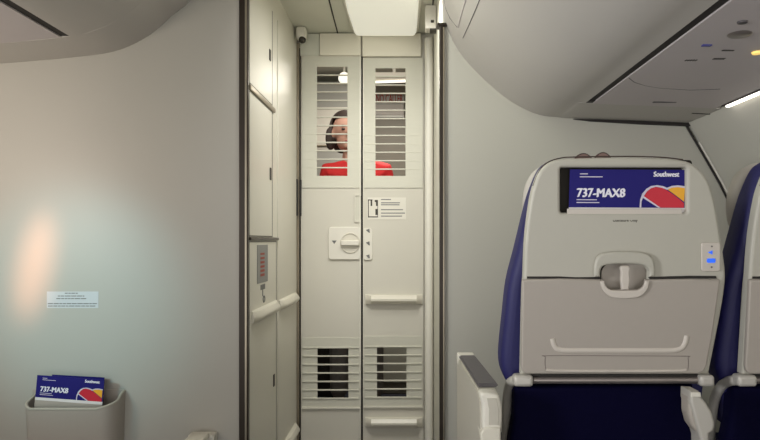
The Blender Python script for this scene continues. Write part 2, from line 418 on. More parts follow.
# instruction placard on the right leaf
pc = link_mesh('instruction_placard', px_box(367.5, 197.5, 406, 219.5, 200, YD-.0016, YD-.0001, 0), M['white'], door)
bits = [px_box(*b, 200, YD-.0024, YD-.0017, 0) for b in ((368, 199.5, 372.5, 200.5), (368, 200, 368.8, 217.5), (370.6, 200, 372.2, 206), (374.8, 200, 378, 202), (376, 202, 378, 206), (368, 216.4, 378, 217.4), (375.4, 209, 378, 215), (377.5, 206, 378, 216.5))]
link_mesh('pictogram', join(bits), M['inkdark'], pc)
bits = [px_box(381, y, x, y+1.0, 200, YD-.0024, YD-.0017, 0) for y, x in ((199, 391), (202.3, 400), (204.3, 399.5), (209.2, 403), (212.6, 405), (215.6, 402))]
link_mesh('illegible_text', join(bits), M['placard_grey'], pc)
link_mesh('hinge', box((-.5379, YD-.012, EYE+(240-216)/200), (-.532, YD-.0001, EYE+(240-180)/200), .001), M['gap'], door)
link_mesh('threshold', box((-.545, YD-.03, 0.0), (.083, YD+.018, .009), .001), M['trim_light'], door)

# ------------------------------------------------------------------ cabinets and rails on the left of the lobby
XW = -.5535
def WL(px, py, off=0):                # a point on the lobby's left wall face
    X = XW+off; s = (408-px)/(-X)
    return Vector((X, 620/s, EYE+(240-py)/s))
def wall_panel(x0, z0, x1, z1, off, t):   # panel on left wall between Y's
    return box((XW+.0002+off, x0, z0), (XW+off+t, x1, z1), .003)
ya, yb = YB+.012, WL(272.3, 100).y
def cabinet(z0, z1, label, latch, yb=yb, seamcol='gap'):
    t = thing('galley_cabinet', (XW, (ya+yb)/2, z0), label, 'cabinet')
    link_mesh('cabinet_frame', join([box((XW+.0002, ya, z0), (XW+.0012, yb, z1))]), M['trim_dark'], t)
    d = link_mesh('cabinet_door', box((XW+.0013, ya+.004, z0+.004), (XW+.0042, yb-.024, z1-.004), .001), M['cream'], t)
    if latch:
        y, zz, hh = latch
        link_mesh('latch', box((XW+.0043, y, zz), (XW+.008, y+.022, zz+hh), .002), M['inkdark'], d)
    return t
zA = EYE+(240-86)/290; zC = EYE+(240-240)/290
ztop = WL(272, 11).z
cabinet(zA+.012, ztop, 'cream upper stowage cabinet on the left lobby wall, nearest the ceiling', (WL(268, 50).y, WL(268, 60).z, .045))
cabinet(zC+.012, zA-.012, 'tall cream middle stowage cabinet on the left lobby wall, above the grey placard', (WL(268.5, 170).y, WL(268.5, 180).z, .05))
cab = cabinet(.02, zC-.004, 'cream lower cabinet at left of lobby, carrying the grey placard and a rail', (WL(272, 375).y, WL(272, 387).z, .05), yb=WL(276.3, 100).y)
tr = struct(link_mesh('trim_15', box((XW+.0002, ya, zA-.010), (XW+.010, yb+.02, zA+.010), .004), M['trim_light']))
struct(link_mesh('trim_16', box((XW+.0002, ya, zC-.002), (XW+.010, WL(276.3, 100).y+.01, zC+.010), .003), M['trim_dark']))
# placard and symbol, on the lower cabinet door
xo = XW+.0043
def wl_rect(px0, py0, px1, py1, o, t=.001):
    a = WL(px0, py0, o-XW); b = WL(px1, py1, o-XW)
    return box((o, a.y, min(a.z, b.z)), (o+t, b.y, max(a.z, b.z)))
pl = link_mesh('placard', wl_rect(257, 245, 267.5, 281, xo, .0015), M['placard_grey'], cab)
link_mesh('illegible_text', join([wl_rect(260.5, 253+4.2*k, 264.5, 254.6+4.2*k, xo+.0016, .0005) for k in range(6)]), M['inkred'], pl)
link_mesh('tag_symbol', join([wl_rect(260.5, 285, 265, 286.2, xo, .0006), wl_rect(260.5, 287.5, 265, 288.7, xo, .0006), wl_rect(262.2, 289, 263, 296, xo, .0006),
      ] + [tube([Vector((xo+.001, WL(262.6, 299).y+.014*math.cos(a*PI/5), WL(262.6, 299).z+.012*math.sin(a*PI/5))) for a in range(10)], .002, cyc=True)]), M['inkgrey'], cab)
def wall_rail(px0, py0, px1, py1, h=.024):
    a = WL(px0, py0); b = WL(px1, py1); a.z = b.z = (a.z+b.z)/2
    bm = bmesh.new(); rings = []
    prof = [(0, -h), (.018, -h*.8), (.029, -.2*h), (.029, .2*h), (.018, .85*h), (0, h)]
    L = b.y-a.y
    for y, k in ((a.y, .3), (a.y+.008, .4), (a.y+.05*min(1, L*3), 1), (b.y-.05*min(1, L*3), 1), (b.y-.008, .4), (b.y, .3)):
        rings.append([bm.verts.new((XW+.0045+p*k, y, a.z+q)) for p, q in prof])
    for r0, r1 in zip(rings, rings[1:]):
        for i in range(5): bm.faces.new((r0[i], r0[i+1], r1[i+1], r1[i]))
        bm.faces.new((r0[-1], r0[0], r1[0], r1[-1]))
    bm.faces.new(rings[0]); bm.faces.new(rings[-1])
    return bm_mesh(bm)
link_mesh('grab_rail', wall_rail(250, 319, 275, 305), M['rail'], cab)
wp = thing('trim_17', (XW, 2.8, 0))
link_mesh('wall_board', box((XW+.0002, WL(277, 100).y+.004, .02), (XW+.004, YD-.05, EYE+.93), .001), M['cream'], wp)
tag(link_mesh('grab_rail', wall_rail(277.5, 307, 294.5, 296), M['rail']), 'cream grab rail on the plain wall board between cabinets and louvred door, waist high', 'rail')
tag(link_mesh('grab_rail', wall_rail(284, 444, 294.5, 428), M['rail']), 'low cream grab rail on the plain wall board, near the bottom of louvred door', 'rail')

# ------------------------------------------------------------------ lobby ceiling fittings
lamp = thing('ceiling_light', (-.105, 2.75, CE), 'large warm white rounded ceiling light panel above the louvred door', 'ceiling light')
out = [(-.262, 2.35), (-.266, 2.55), (-.268, 2.75), (-.264, 2.92), (-.262, 3.02), (-.257, 3.05), (-.24, 3.06), (.022, 3.06), (.034, 3.05), (.040, 3.02), (.043, 2.92), (.045, 2.75), (.045, 2.55), (.04, 2.35)]
me = flat([out], .03, .01); me.transform(Matrix.Translation((0, 0, CE-.0155)))
link_mesh('diffuser', me, M['lamp'], lamp)
fr = flat([[(x*1.0+(-.012 if x < -.1 else .012), y+(.012 if y > 2.98 else 0)) for x, y in out], out], .012, .003); fr.transform(Matrix.Translation((0, 0, CE-.0065)))
link_mesh('frame', fr, M['cream'], lamp)
dt = thing('smoke_detector', P(302, 13, 214), 'small white ceiling sensor with dark eye hanging left of the light panel', 'detector')
a = PZ(302, 22, 1.03)
a = Vector((P(302, 30, 205).x, 620/205, 0))
link_mesh('housing', join([box((a.x-.026, a.y-.03, EYE+.975), (a.x+.022, a.y+.03, CE-.0002), .012, 3)]), M['white'], dt)
bm = bmesh.new(); bmesh.ops.create_uvsphere(bm, u_segments=16, v_segments=10, radius=.018); bmesh.ops.translate(bm, verts=bm.verts[:], vec=(a.x+.004, a.y-.016, EYE+.972))
link_mesh('sensor_eye', bm_mesh(bm), M['smoked'], dt)
cx = P(431, 22, 225)
sb = thing('wall_sensor', (cx.x, cx.y, EYE+.93), 'small white sensor box at the head of the right door post', 'sensor')
link_mesh('housing', box((cx.x-.026, cx.y-.03, EYE+.93), (cx.x+.022, cx.y+.03, CE-.0002), .004), M['white'], sb)
link_mesh('sensor_lens', box((cx.x-.002, cx.y-.034, EYE+.955), (cx.x+.012, cx.y-.0301, EYE+.967), .002), M['smoked'], sb)
link_mesh('sensor_foot', box((cx.x-.006, cx.y-.034, EYE+.923), (cx.x+.022, cx.y+.02, EYE+.9299), .002), M['inkdark'], sb)

# ------------------------------------------------------------------ overhead bins
def pth(pts): return [(p.x, p.y) for p in spl([Vector((x, z, 0)) for x, z in pts], 5)]
def offset_in(path, t, sgn):
    out = []
    for i, (x, z) in enumerate(path):
        a = Vector(path[max(0, i-1)]); b = Vector(path[min(len(path)-1, i+1)]); d = (b-a).normalized()
        n = Vector((-d.y, d.x))*sgn
        out.append((x+n.x*t, z+n.y*t))
    return out
def shellpr(path, t, sgn, y0, y1):
    return prism(path + list(reversed(offset_in(path, t, sgn))), y0, y1)
R0 = on(290, [(436, -75), (441, -20), (443, 10), (446, 24), (454, 43), (464, 58), (476, 71.5), (489, 84), (502, 95), (516, 104.5), (531, 112), (545, 116)])
R = pth(R0 + [(.515, EYE+.424), (.545, EYE+.4205)])
R_psu = pth([(.566, EYE+.4185), (.66, EYE+.414), (.8, EYE+.409), (.94, EYE+.403)])
R_end = pth(R0 + [(.515, EYE+.424), (.56, EYE+.419), (.8, EYE+.409), (.94, EYE+.403), (.958, EYE+.402)])
bt = thing('overhead_bin', (.5, .5, EYE+.4), 'grey overhead luggage bin above the seats at right of the aisle', 'overhead bin')
YE = 1.90
link_mesh('bin_bucket', shellpr(R, .02, 1, -1.2, YE), M['bin'], bt)
link_mesh('bin_end_cap', shellpr(R_end, .02, 1, YE+.0005, YB-.001), M['bin'], bt)
link_mesh('gap_lining', box((.540, -1.2, EYE+.4225), (.578, YE-.001, EYE+.435)), M['gap'], bt)
link_mesh('gap_end', box((.5455, YE-.03, EYE+.4201), (.5655, YE-.0005, EYE+.4395)), M['gap'], bt)
psu = link_mesh('service_panel', shellpr(R_psu, .015, 1, -1.2, YE), M['psu'], bt)
psu_h = lambda x: .418-(x-.577)*.041
def psu_pt(px, py):
    h = .413
    for _ in range(4):
        p = PZ(px, py, h); h = psu_h(p.x)
    return Vector((p.x, p.y, EYE+h))
def psu_box(px, py, wx, wy, t, m, name, parent=None):
    c = psu_pt(px, py)
    return link_mesh(name, box((c.x-wx/2, c.y-wy/2, c.z-t), (c.x+wx/2, c.y+wy/2, c.z-.0002), min(wx, wy, t)*.3), M[m], parent or psu)
psu_box(706.7, 44.8, .020, .010, .003, 'callblue', 'call_light')
psu_box(728, 50, .026, .006, .002, 'inkdark', 'air_slot')
def psu_disc(px, py, r, t, m, name, par=None):
    c = psu_pt(px, py)
    bm = bmesh.new(); bmesh.ops.create_cone(bm, cap_ends=True, segments=32, radius1=r*.85, radius2=r, depth=t)
    bmesh.ops.translate(bm, verts=bm.verts[:], vec=(c.x, c.y, c.z-t/2-.0003)); return link_mesh(name, bm_mesh(bm), M[m], par or psu)
g = psu_disc(740, 34, .024, .003, 'bar', 'air_nozzle')
psu_disc(742.5, 21.5, .010, .003, 'armpad', 'air_nozzle')
psu_disc(757, 52, .011, .004, 'ledamber', 'reading_light')
for cx_, cy_, n in ((691, 60, 5), (719, 58.5, 6)):
    dots = []
    for k in range(n):
        c = psu_pt(cx_-5+10*k/(n-1), cy_); dots.append(box((c.x-.0018, c.y-.005, c.z-.0012), (c.x+.0018, c.y+.005, c.z-.0002)))
    link_mesh('speaker_slots', join(dots), M['inkdark'], psu)
a = psu_pt(653, 101.5); b = psu_pt(678, 101.5)
link_mesh('panel_latch', box((a.x, a.y-.004, a.z-.0035), (b.x, a.y+.004, a.z-.0012)), M['armpad'], psu)
pts = [psu_pt(x, y) for x, y in ((629, 78), (634, 82), (645, 85.5), (660, 88), (690, 90), (720, 89))]
link_mesh('panel_joint', tube([p-Vector((0, 0, .0002)) for p in pts], .0009), M['armpad'], psu)
pts = [psu_pt(x, y) for x, y in ((692, 113), (710, 114), (728, 113))]
link_mesh('rear_joint', tube(pts, .0022), M['gap'], psu)
# outer edge seam and wall-wash light behind it
link_mesh('edge_gasket', box((.94, -1.2, EYE+.400), (.945, YE-.04, EYE+.41)), M['gap'], psu)
# bin door seams near the bulkhead
def on_bin(px, py, path):
    best = None
    for (x0, z0), (x1, z1) in zip(path, path[1:]):
        for k in range(20):
            x = x0+(x1-x0)*k/20; z = z0+(z1-z0)*k/20
            s1 = (px-408)/x if abs(x) > 1e-6 else 1; s2 = (240-py)/(z-EYE)
            if s2 <= 0: continue
            e = abs(s1-s2)/abs(s2)
            if best is None or e < best[0]: best = (e, Vector((x, 620/s2, z)))
    return best[1]
for pts, r, m in ((((480, -1), (475, 11), (469, 25), (463, 38)), .0014, 'armpad'),
                  (((466, -1), (463, 9), (460.5, 18), (458, 27)), .0022, 'psu'),
                  (((444, -1), (446, 9), (450, 18), (457, 27)), .0014, 'armpad')):
    link_mesh('bin_seam', tube([on_bin(x, y, R) for x, y in pts], r), M[m], bt)
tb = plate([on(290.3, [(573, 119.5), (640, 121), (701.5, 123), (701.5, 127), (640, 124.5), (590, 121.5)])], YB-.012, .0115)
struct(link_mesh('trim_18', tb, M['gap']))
tag(link_mesh('cove_light', box((.947, -1.2, EYE+.3955), (.9595, YE-.05, EYE+.4015), .002), M['cove']), 'slim white wall-wash light strip along the outer edge of the right bin', 'strip light')

L0 = on(290, [(205, -75), (200, -30), (190, 0), (171, 16.5), (155, 31), (135, 43.5), (112, 52), (79, 56.7), (33, 61), (0, 63.6)])
L = pth(L0[:-3] + [(-1.062, EYE+.6395)])
L_low = pth([(-1.092, EYE+.637)] + L0[-2:] + [(-1.7, EYE+.59), (-1.895, EYE+.58)])
L_end = pth(L0 + [(-1.7, EYE+.59), (-1.895, EYE+.58)])
lb = thing('overhead_bin', (-1.2, .5, EYE+.6), 'grey overhead luggage bin at upper left above the partition with the pocket', 'overhead bin')
YL = 1.95
link_mesh('bin_bucket', shellpr(L, .02, -1, -1.2, YL), M['bin'], lb)
link_mesh('bin_end_cap', shellpr(L_end, .02, -1, YL+.0005, YB-.001), M['bin'], lb)
link_mesh('service_panel', shellpr(L_low, .015, -1, -1.2, YL), M['psu'], lb)
link_mesh('gap_lining', box((-1.100, -1.2, EYE+.6415), (-1.054, YL-.001, EYE+.65)), M['gap'], lb)
link_mesh('gap_end', box((-1.0915, YL-.03, EYE+.642), (-1.0625, YL-.0005, EYE+.664)), M['gap'], lb)

# ------------------------------------------------------------------ left partition: placard, pocket, cards, fitting
pk = thing('wall_placard', (P(72, 300, 290).x, YB, P(72, 308, 290).z), 'pale small-print notice on the left partition above the leaflet pocket', 'sign')
link_mesh('backing', px_box(47, 291.5, 98.5, 308, 290, YB-.0008, YB-.0001, 0), M['placard'], pk)
bits = []
for x0, x1, y in ((65, 78, 293.2), (58, 84.5, 296), (56.5, 87.5, 298.6), (48, 97.5, 303.6), (48.2, 96, 306)):
    x = x0
    while x < x1-1:
        L_ = random.uniform(2, 6); bits.append(px_box(x, y-.45, min(x+L_, x1), y+.45, 290, YB-.0013, YB-.0009, 0)); x += L_+.6
link_mesh('illegible_text', join(bits), M['inkgrey'], pk)

pocket = thing('leaflet_pocket', (-1.13, YB, EYE-.80), 'light grey moulded plastic leaflet pocket fixed low on the left partition', 'pocket')
zt, zf, zb = EYE-.518, EYE-.556, EYE-.86
def pocket_mesh():
    bm = bmesh.new()
    xl, xr = -1.268, P(125.5, 391, 290).x
    # plan outline (U shape) from back-left round the front to back-right; outer and inner
    def ring(ins):
        pts = []
        x0, x1, yf = xl+ins, xr-ins, YB-.10+ins; r = .022
        pts.append((x0-.0, YB-.0005, 0)); pts.append((x0, YB-.04, .25))
        for k in range(7):
            a = PI+PI/2*k/6; pts.append((x0+r+r*math.cos(a), yf+r+r*math.sin(a), .55+.45*k/6))
        r2 = .05
        pts.append((x1-.10, yf, 1))
        for k in range(7):
            a = -PI/2+PI/2*k/6; pts.append((x1-r2+r2*math.cos(a), yf+r2+r2*math.sin(a), 1-.45*k/6))
        pts.append((x1, YB-.03, .2)); pts.append((x1, YB-.0005, 0))
        return pts
    o, i = ring(0), ring(.006)
    def col(pts, z=None): return [bm.verts.new((x, y, (zt+(zf-zt)*f) if z is None else z)) for x, y, f in pts]
    ot = col(o); ob = col([(x+(-1.13-x)*.06, YB+(y-YB)*.8, f) for x, y, f in o], zb); it = col(i); ib = col([(x+(-1.13-x)*.06, YB+(y-YB)*.8, f) for x, y, f in i], zb+.006)
    for A, B in ((ot, ob), (it, ib), (ot, it)):
        for k in range(len(A)-1): bm.faces.new((A[k], A[k+1], B[k+1], B[k]))
    bm.faces.new(ob); bm.faces.new(ib)
    for A, B, D, E in ((ot, ob, ib, it),):
        bm.faces.new((A[0], B[0], D[0], E[0])); bm.faces.new((A[-1], B[-1], D[-1], E[-1]))
    bm2 = bm_mesh(bm); return bm2, it, o
me, _, ring_o = pocket_mesh()
link_mesh('pocket_body', me, M['tray'], pocket)
rim = [Vector((x+(.003 if x < -1.13 else -.003), y+.002, zt+(zf-zt)*f)) for x, y, f in ring_o]
rim[0].y = rim[-1].y = YB-.006
link_mesh('rim', tube(rim, .0045), M['shell'], pocket)
link_mesh('back_plate', box((P(33, 0, 290).x, YB-.0045, zb+.03), (P(124, 0, 290).x, YB-.0003, zt+.003), .001), M['tray'], pocket)

def heart_parts(k=1.0):
    """emblem in card pixels, origin card's top-left, y down"""
    red = [(75, 27), (78, 22), (82, 18.5), (87, 17.2), (93, 18), (99, 21), (106, 25.5), (112, 30), (116, 33.5), (116, 38), (92, 38), (84, 32.5)]
    yel = [(98.5, 19.5), (103, 17.6), (109, 17), (116, 18), (116, 32), (110, 27.5)]
    blu = [(73.2, 28), (84, 34), (90, 38), (73.2, 38), (72.3, 33)]
    sil = [(71.3, 38), (71.6, 30), (73.4, 24), (77.5, 19), (82, 16.3), (88, 15.4), (94, 16.3), (98, 18), (103, 16), (109, 15.4), (116.5, 16.3), (116.5, 18.2),
           (109, 17.2), (103, 17.8), (98.2, 20), (93, 18), (87, 17), (82, 18.4), (78, 21.8), (75, 26.5), (92.5, 38), (90, 38), (74.3, 28.2), (73, 32), (73, 38)]
    return red, yel, blu, sil
def make_card(name, label, group, mtx, u, full=True, fold=False):
    """card with origin at its top-left corner, x right, y up, z towards the viewer; u metres per card pixel; one card is 117 x 62 units"""
    inv = mtx
    base = mtx @ Vector((58*u, -62*u, 0))
    t = thing(name, base, label, 'safety card', group)
    T = lambda me: (me.transform(inv), me)[1]
    W, H = 117.5, 62
    link_mesh('card_sheet', T(join([box((0, -H*u, -.0012), (W*u, 0, 0))])), M['cardblue'], t)
    link_mesh('white_band', T(box((0, -H*u, .0001), (W*u, -38.2*u, .0004))), M['paper'], t)
    def tx(s, x, y, size, width, bold=0, sp=1.0):
        base_ = text(s, size*u, 0, .00015, sp, (width-2*bold)*u); cps = []
        for k in range(-1, 2):
            c_ = base_.copy(); c_.transform(Matrix.Translation((bold*u*(k+1), bold*u*.5*k, .00002*k))); cps.append(c_)
        me = join(cps); me.transform(Matrix.Translation((x*u, -y*u, .0004))); return T(me)
    if fold: link_mesh('lower_fold', T(box((0, -H*u, .0005), (W*u, -43*u, .0008))), M['tray'], t)
    if full:
        link_mesh('title_text', tx('737-MAX8', 7.5, 27.5, 12.4, 49, .55), M['ink'], t)
        link_mesh('name_text', tx('Southwest', 84, 6.8, 7.2, 26, .3), M['ink'], t)
        small = []
        for x0, x1, y in ((10, 18, 4.5), (10, 33, 7.4), (7.5, 28, 30.4), (7.5, 30.5, 33.2)):
            small.append(box((x0*u, -(y+.45)*u, .0003), (x1*u, -(y-.45)*u, .0006)))
        link_mesh('illegible_text', T(join(small)), M['silver'], t)
        red, yel, blu, sil = heart_parts()
        ms = []
        for lp, z in ((red, .0006), (yel, .0007), (sil, .0009)):
            m_ = flat([[(x*u, -y*u) for x, y in lp]], .0003); m_.transform(Matrix.Translation((0, 0, z))); ms.append(T(m_))
        jm = join(ms, [0, 1, 2])
        link_mesh('heart_emblem', jm, [M['red'], M['yellow'], M['silver']], t)
    return t
# two cards standing in the left pocket, tilted
c0 = P(37.3, 375, 298.5)
mt = Matrix.Translation(c0) @ Matrix.Rotation(math.radians(4.2), 4, 'Y') @ Matrix.Rotation(math.radians(-2), 4, 'X') @ UP
make_card('safety_card', 'tilted dark blue card reading 737-MAX8, front one in the left wall pocket', None, mt, 67.3/298.5/117.5, fold=True)
c1 = P(70, 374.5, 294)
mt = Matrix.Translation((P(52, 375.3, 293.5).x, P(0, 0, 293.5).y, P(0, 374.6, 293.5).z)) @ Matrix.Rotation(math.radians(3.2), 4, 'Y') @ UP
make_card('safety_card', 'second blue card tucked behind the tilted card in the left wall pocket', None, mt, 52.5/293.5/117.5, full=False, fold=True)
ft = thing('wall_fitting', (P(203, 0, 290).x, YB, P(0, 452, 290).z), 'small white plastic fitting low on the left partition beside the dark post', 'wall fitting')
link_mesh('fitting_body', box(P(190.5, 455, 292)-Vector((0, .03, 0)), (P(216.5, 0, 292).x, YB-.0002, P(0, 437.6, 300).z), .006, 3), M['white'], ft)
link_mesh('fitting_cap', box(P(192, 440.5, 310)+Vector((-.03, 0, -.02)), (P(216, 0, 292).x-.01, YB-.0505, P(0, 441, 310).z), .004), M['rail'], ft)

# ------------------------------------------------------------------ seats
def make_seat():
    base = Vector((.46, 1.45, 0))
    t = thing('airliner_seat', base)
    del t['kind']
    SC = 459.0
    # white shell with the card opening
    shell = [(521, 375), (522, 330), (523, 290), (524, 277), (525, 250), (527, 225), (531, 198), (535, 183), (540, 171.5), (548, 163.5), (560, 159.5), (590, 158), (625, 157.5), (660, 158.5), (683, 160.5), (694, 164.5), (703, 172.5), (710, 184), (716, 205), (720, 230), (724, 255), (726, 277), (723, 303), (716, 340), (709, 375)]
    sp = [(p.x, p.y) for p in spl([Vector((x, y, 0)) for x, y in shell[1:]], 3)]
    sp = [(521, 375)] + sp
    slot = rrect(560.5, 167.5, 687, 213, 2.5, 4)
    hand = rrect(601, 263, 648, 291, 10, 6)
    sh = link_mesh('back_shell', seat_plate([sp, slot, hand], 0, .030, .007, 3), M['shell'], t)
    link_mesh('slot_lining', seat_plate([rrect(556, 160, 692, 280, 3, 3)], .0302, .004), M['dark'], sh)
    link_mesh('slot_floor_lip', seat_plate([[(567.5, 208.8), (682, 208.8), (682, 214), (567.5, 214)]], .002, .006, .001), M['lip'], sh)
    tx = text('Literature Only', .009, .0002, .0002, 1.0, 25/459); tx.transform(Matrix.Translation(S(613, 221.5, -.0005)) @ Matrix.Rotation(math.atan(-SEAT_K)*-1, 4, 'X').inverted() @ UP)
    link_mesh('slot_text', tx, M['inkdark'], sh)
    # blue upholstery and headrest in front of the shell
    def back_outline(d, left, right):
        return left+right
    up_left = [(516, 430), (513.5, 396), (506, 381), (502.5, 370), (502, 354), (505.5, 320), (509.5, 285), (517.5, 253), (529, 206), (536, 185), (543, 170), (550, 163.5), (562, 160.5)]
    up_right = [(625, 159.5), (680, 162), (694, 168), (703, 182), (710, 205), (714, 240), (714, 300), (708, 375), (700, 430)]
    o1 = [(p.x, p.y) for p in spl([Vector((x, y, 0)) for x, y in up_left+up_right], 3)]
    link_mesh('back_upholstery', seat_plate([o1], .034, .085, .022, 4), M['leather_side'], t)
    hr = [(p.x, p.y) for p in spl([Vector((x, y, 0)) for x, y in [(541, 240), (529, 227), (525.5, 207), (527.5, 188), (535, 173), (547, 165), (562, 162), (625, 161), (675, 163), (690, 169), (698, 182), (700, 205), (696, 228), (688, 240)]], 3)]
    link_mesh('headrest', seat_plate([hr], .1205, .06, .022, 4), M['headrest'], t)
    pts = [S(x, y, .010) for x, y in ((533, 186), (540, 170), (548, 162.2), (560, 158.2), (574, 157), (625, 156.4), (660, 157.2), (683, 159.6))]
    link_mesh('top_piping', tube(spl(pts, 4), .0014), M['piping'], t)
    for cx, w_, hgt, m_ in ((583.5, 16.5, 5.0, 'strap'), (603, 16, 6.0, 'strap')):
        prof = [(cx-w_/2+w_*k/10, 158.5-hgt*math.sin(PI*k/10)**.7) for k in range(11)]
        o = link_mesh('strap_loop', seat_plate([prof+[(cx+w_/2, 161), (cx-w_/2, 161)]], .012, .012, .001), M[m_], t)
        link_mesh('strap_edge', tube([S(x, y, .011) for x, y in prof], .001), M['piping'], o)
    # tray table
    tray = [(522.5, 280), (560, 279), (598, 280), (650, 280), (690, 279.3), (720.5, 280), (717.5, 303), (712.5, 337), (707, 366), (704, 371.5), (699, 374), (526, 374), (522.5, 371), (521.5, 366)]
    hand2 = [(603.5, 279.9)] + [(603.5+9*(1-math.cos(a*PI/12)), 282+8*math.sin(a*PI/12)) for a in range(0, 7)] + [(636.5+9*math.sin(a*PI/12), 282+8*math.cos(a*PI/12)) for a in range(0, 7)] + [(645.5, 279.9)]
    tr_lp = tray[:2] + hand2 + tray[4:]
    tt = link_mesh('tray_table', seat_plate([tr_lp], -.014, .0135, .004, 3), M['tray'], t)
    # groove between shell and tray
    link_mesh('tray_gap', seat_plate([[(527, 276.5), (560, 276.5), (575, 277.3), (600, 277), (600, 279.3), (560, 278.8), (527, 278.6)]], -.0016, .0015), M['gap'], t)
    link_mesh('tray_gap', seat_plate([[(648, 277), (690, 275.8), (716, 276), (717, 278.6), (690, 278.4), (650, 279.4)]], -.0016, .0015), M['gap'], t)
    # raised lip across the tray and the sunken band below
    def ridge(pts, r, par, m, nm='ridge', d=-.014, flatk=.6):
        me = tube([S(x, y, d) for x, y in spl2(pts)], r); return link_mesh(nm, me, M[m], par)
    def spl2(pts): return [(p.x, p.y) for p in spl([Vector((x, y, 0)) for x, y in pts], 5)]
    ridge([(552, 338), (553.5, 344), (557, 348.5), (565, 350), (590, 350.2), (660, 350.2), (674, 349.8), (681, 347.5), (684.5, 342), (686, 335)], .0075, tt, 'lip', d=-.0095)
    ridge([(546, 369.8), (560, 370.8), (620, 371), (672, 370.8), (686, 370)], .0028, tt, 'lip')
    ridge([(546, 369.5), (545, 364), (545.5, 357), (548, 355.6), (620, 355.8), (684, 356.2), (688, 358), (688, 369.5)], .0009, tt, 'bar')
    # pull recess: arched hood, lower cup, centre latch
    link_mesh('pull_recess', seat_plate([rrect(601.5, 263.5, 647.5, 290.5, 10, 6)], .014, .004), M['tray'], sh)
    hood = [(594.5, 277), (594.5, 268), (596.5, 259), (602, 254), (612, 252), (625, 251.5), (638, 252), (648, 254), (653.5, 259), (655.5, 268), (655.5, 277)]
    ho = [(p.x, p.y) for p in spl([Vector((x, y, 0)) for x, y in hood], 3)]
    hin = [(649.5, 277), (649.5, 271), (646, 266.5), (638, 264.5), (625, 264), (612, 264.5), (603.5, 266.5), (600.5, 271), (600.5, 277)]
    hi = [(p.x, p.y) for p in spl([Vector((x, y, 0)) for x, y in hin], 3)]
    link_mesh('pull_hood', seat_plate([ho+hi], -.012, .0118, .005, 3), M['shell'], sh)
    cup = [(600.5, 281), (601.5, 287), (605, 293), (612, 297.5), (625, 298.8), (638, 297.5), (645, 293), (648.5, 287), (649.5, 281)]
    co = [(p.x, p.y) for p in spl([Vector((x, y, 0)) for x, y in cup], 3)]
    ci = [(645.5, 281), (644, 286), (640, 289.5), (635, 290.5), (625, 290.8), (615, 290.5), (610, 289.5), (606, 286), (604.5, 281)]
    ci = [(p.x, p.y) for p in spl([Vector((x, y, 0)) for x, y in ci], 3)]
    link_mesh('pull_cup', seat_plate([co+ci], -.020, .0058, .0024, 3), M['lip'], tt)
    link_mesh('latch_paddle', seat_plate([[(622, 290), (621, 280), (621.5, 272), (620.5, 268), (622.5, 266), (628.5, 266), (630.5, 268), (629.5, 272), (630, 280), (629, 290)]], -.016, .012, .003, 3), M['lip'], sh)
    # power outlet plate
    ou = link_mesh('power_outlet', seat_plate([rrect(701.5, 242.5, 720.5, 271.5, 2.6, 4)], -.005, .0049, .002, 3), M['lip'], sh)
    link_mesh('usb_port', seat_plate([rrect(707, 258.5, 715.5, 262.8, 1.4, 4)], -.0062, .001), M['led'], ou)
    link_mesh('power_light', seat_plate([[(708, 252.5), (712.5, 250.5), (712.5, 254.5)], ], -.0062, .001), M['led'], ou)
    link_mesh('screw', seat_plate([rrect(711.0, 266.3, 712.6, 268, .7, 3)], -.0062, .001), M['armpad'], ou)
    link_mesh('screw', seat_plate([rrect(711.2, 245.6, 712.8, 247.3, .7, 3)], -.0062, .001), M['armpad'], ou)
    # cross bar, end brackets, lower back
    a = S(533, 380, .0); b = S(697, 380, .0)
    link_mesh('cross_bar', tube([a, b], .0085, res=5), M['bar'], t)
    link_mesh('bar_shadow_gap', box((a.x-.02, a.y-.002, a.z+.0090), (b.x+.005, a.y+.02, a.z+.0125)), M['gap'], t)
    for x0, x1 in ((513, 532.5), (697.5, 712.5)):
        p = S(x0, 380, -.004); q = S(x1, 380, -.004)
        br = link_mesh('end_bracket', box((p.x, p.y-.014, p.z-.013), (q.x, p.y+.02, p.z+.013), .008, 4), M['bracket'], t)
    p = S(516, 382, -.004)
    pts = [S(519, 380.5, .006), S(514, 380.5, .018), S(510, 384, .05), S(507.5, 397, .085), S(506.5, 420, .10), S(506, 470, .11)]
    link_mesh('side_frame', tube(spl(pts, 6), .0115, res=5), M['bracket'], t)
    lo = [(515, 386.5), (694, 386.5), (696, 420), (700, 470), (705, 560), (500, 560), (505, 470), (514, 420)]
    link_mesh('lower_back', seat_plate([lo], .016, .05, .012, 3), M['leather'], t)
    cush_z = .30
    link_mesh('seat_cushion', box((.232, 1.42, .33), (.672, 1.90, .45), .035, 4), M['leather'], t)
    for x in (.30, .61):
        link_mesh('leg', tube([(x, 1.88, .0), (x, 1.82, .18), (x, 1.80, .34)], .016), M['bar'], t)
        link_mesh('leg', tube([(x, 1.36, .0), (x, 1.45, .18), (x, 1.50, .34)], .016), M['bar'], t)
    link_mesh('floor_rail', join([box((x-.02, 1.32, .0), (x+.02, 1.92, .012), .002) for x in (.30, .61)]), M['bar'], t)
    return t

seat = make_seat()
tag(seat, 'navy leather airliner seat seen from behind, white shell, at right of the aisle', 'seat')
seat2 = copy_tree(seat); seat2.location.x += .50
tag(seat2, 'navy leather airliner seat cut off by the right edge, beside the aisle seat', 'seat')
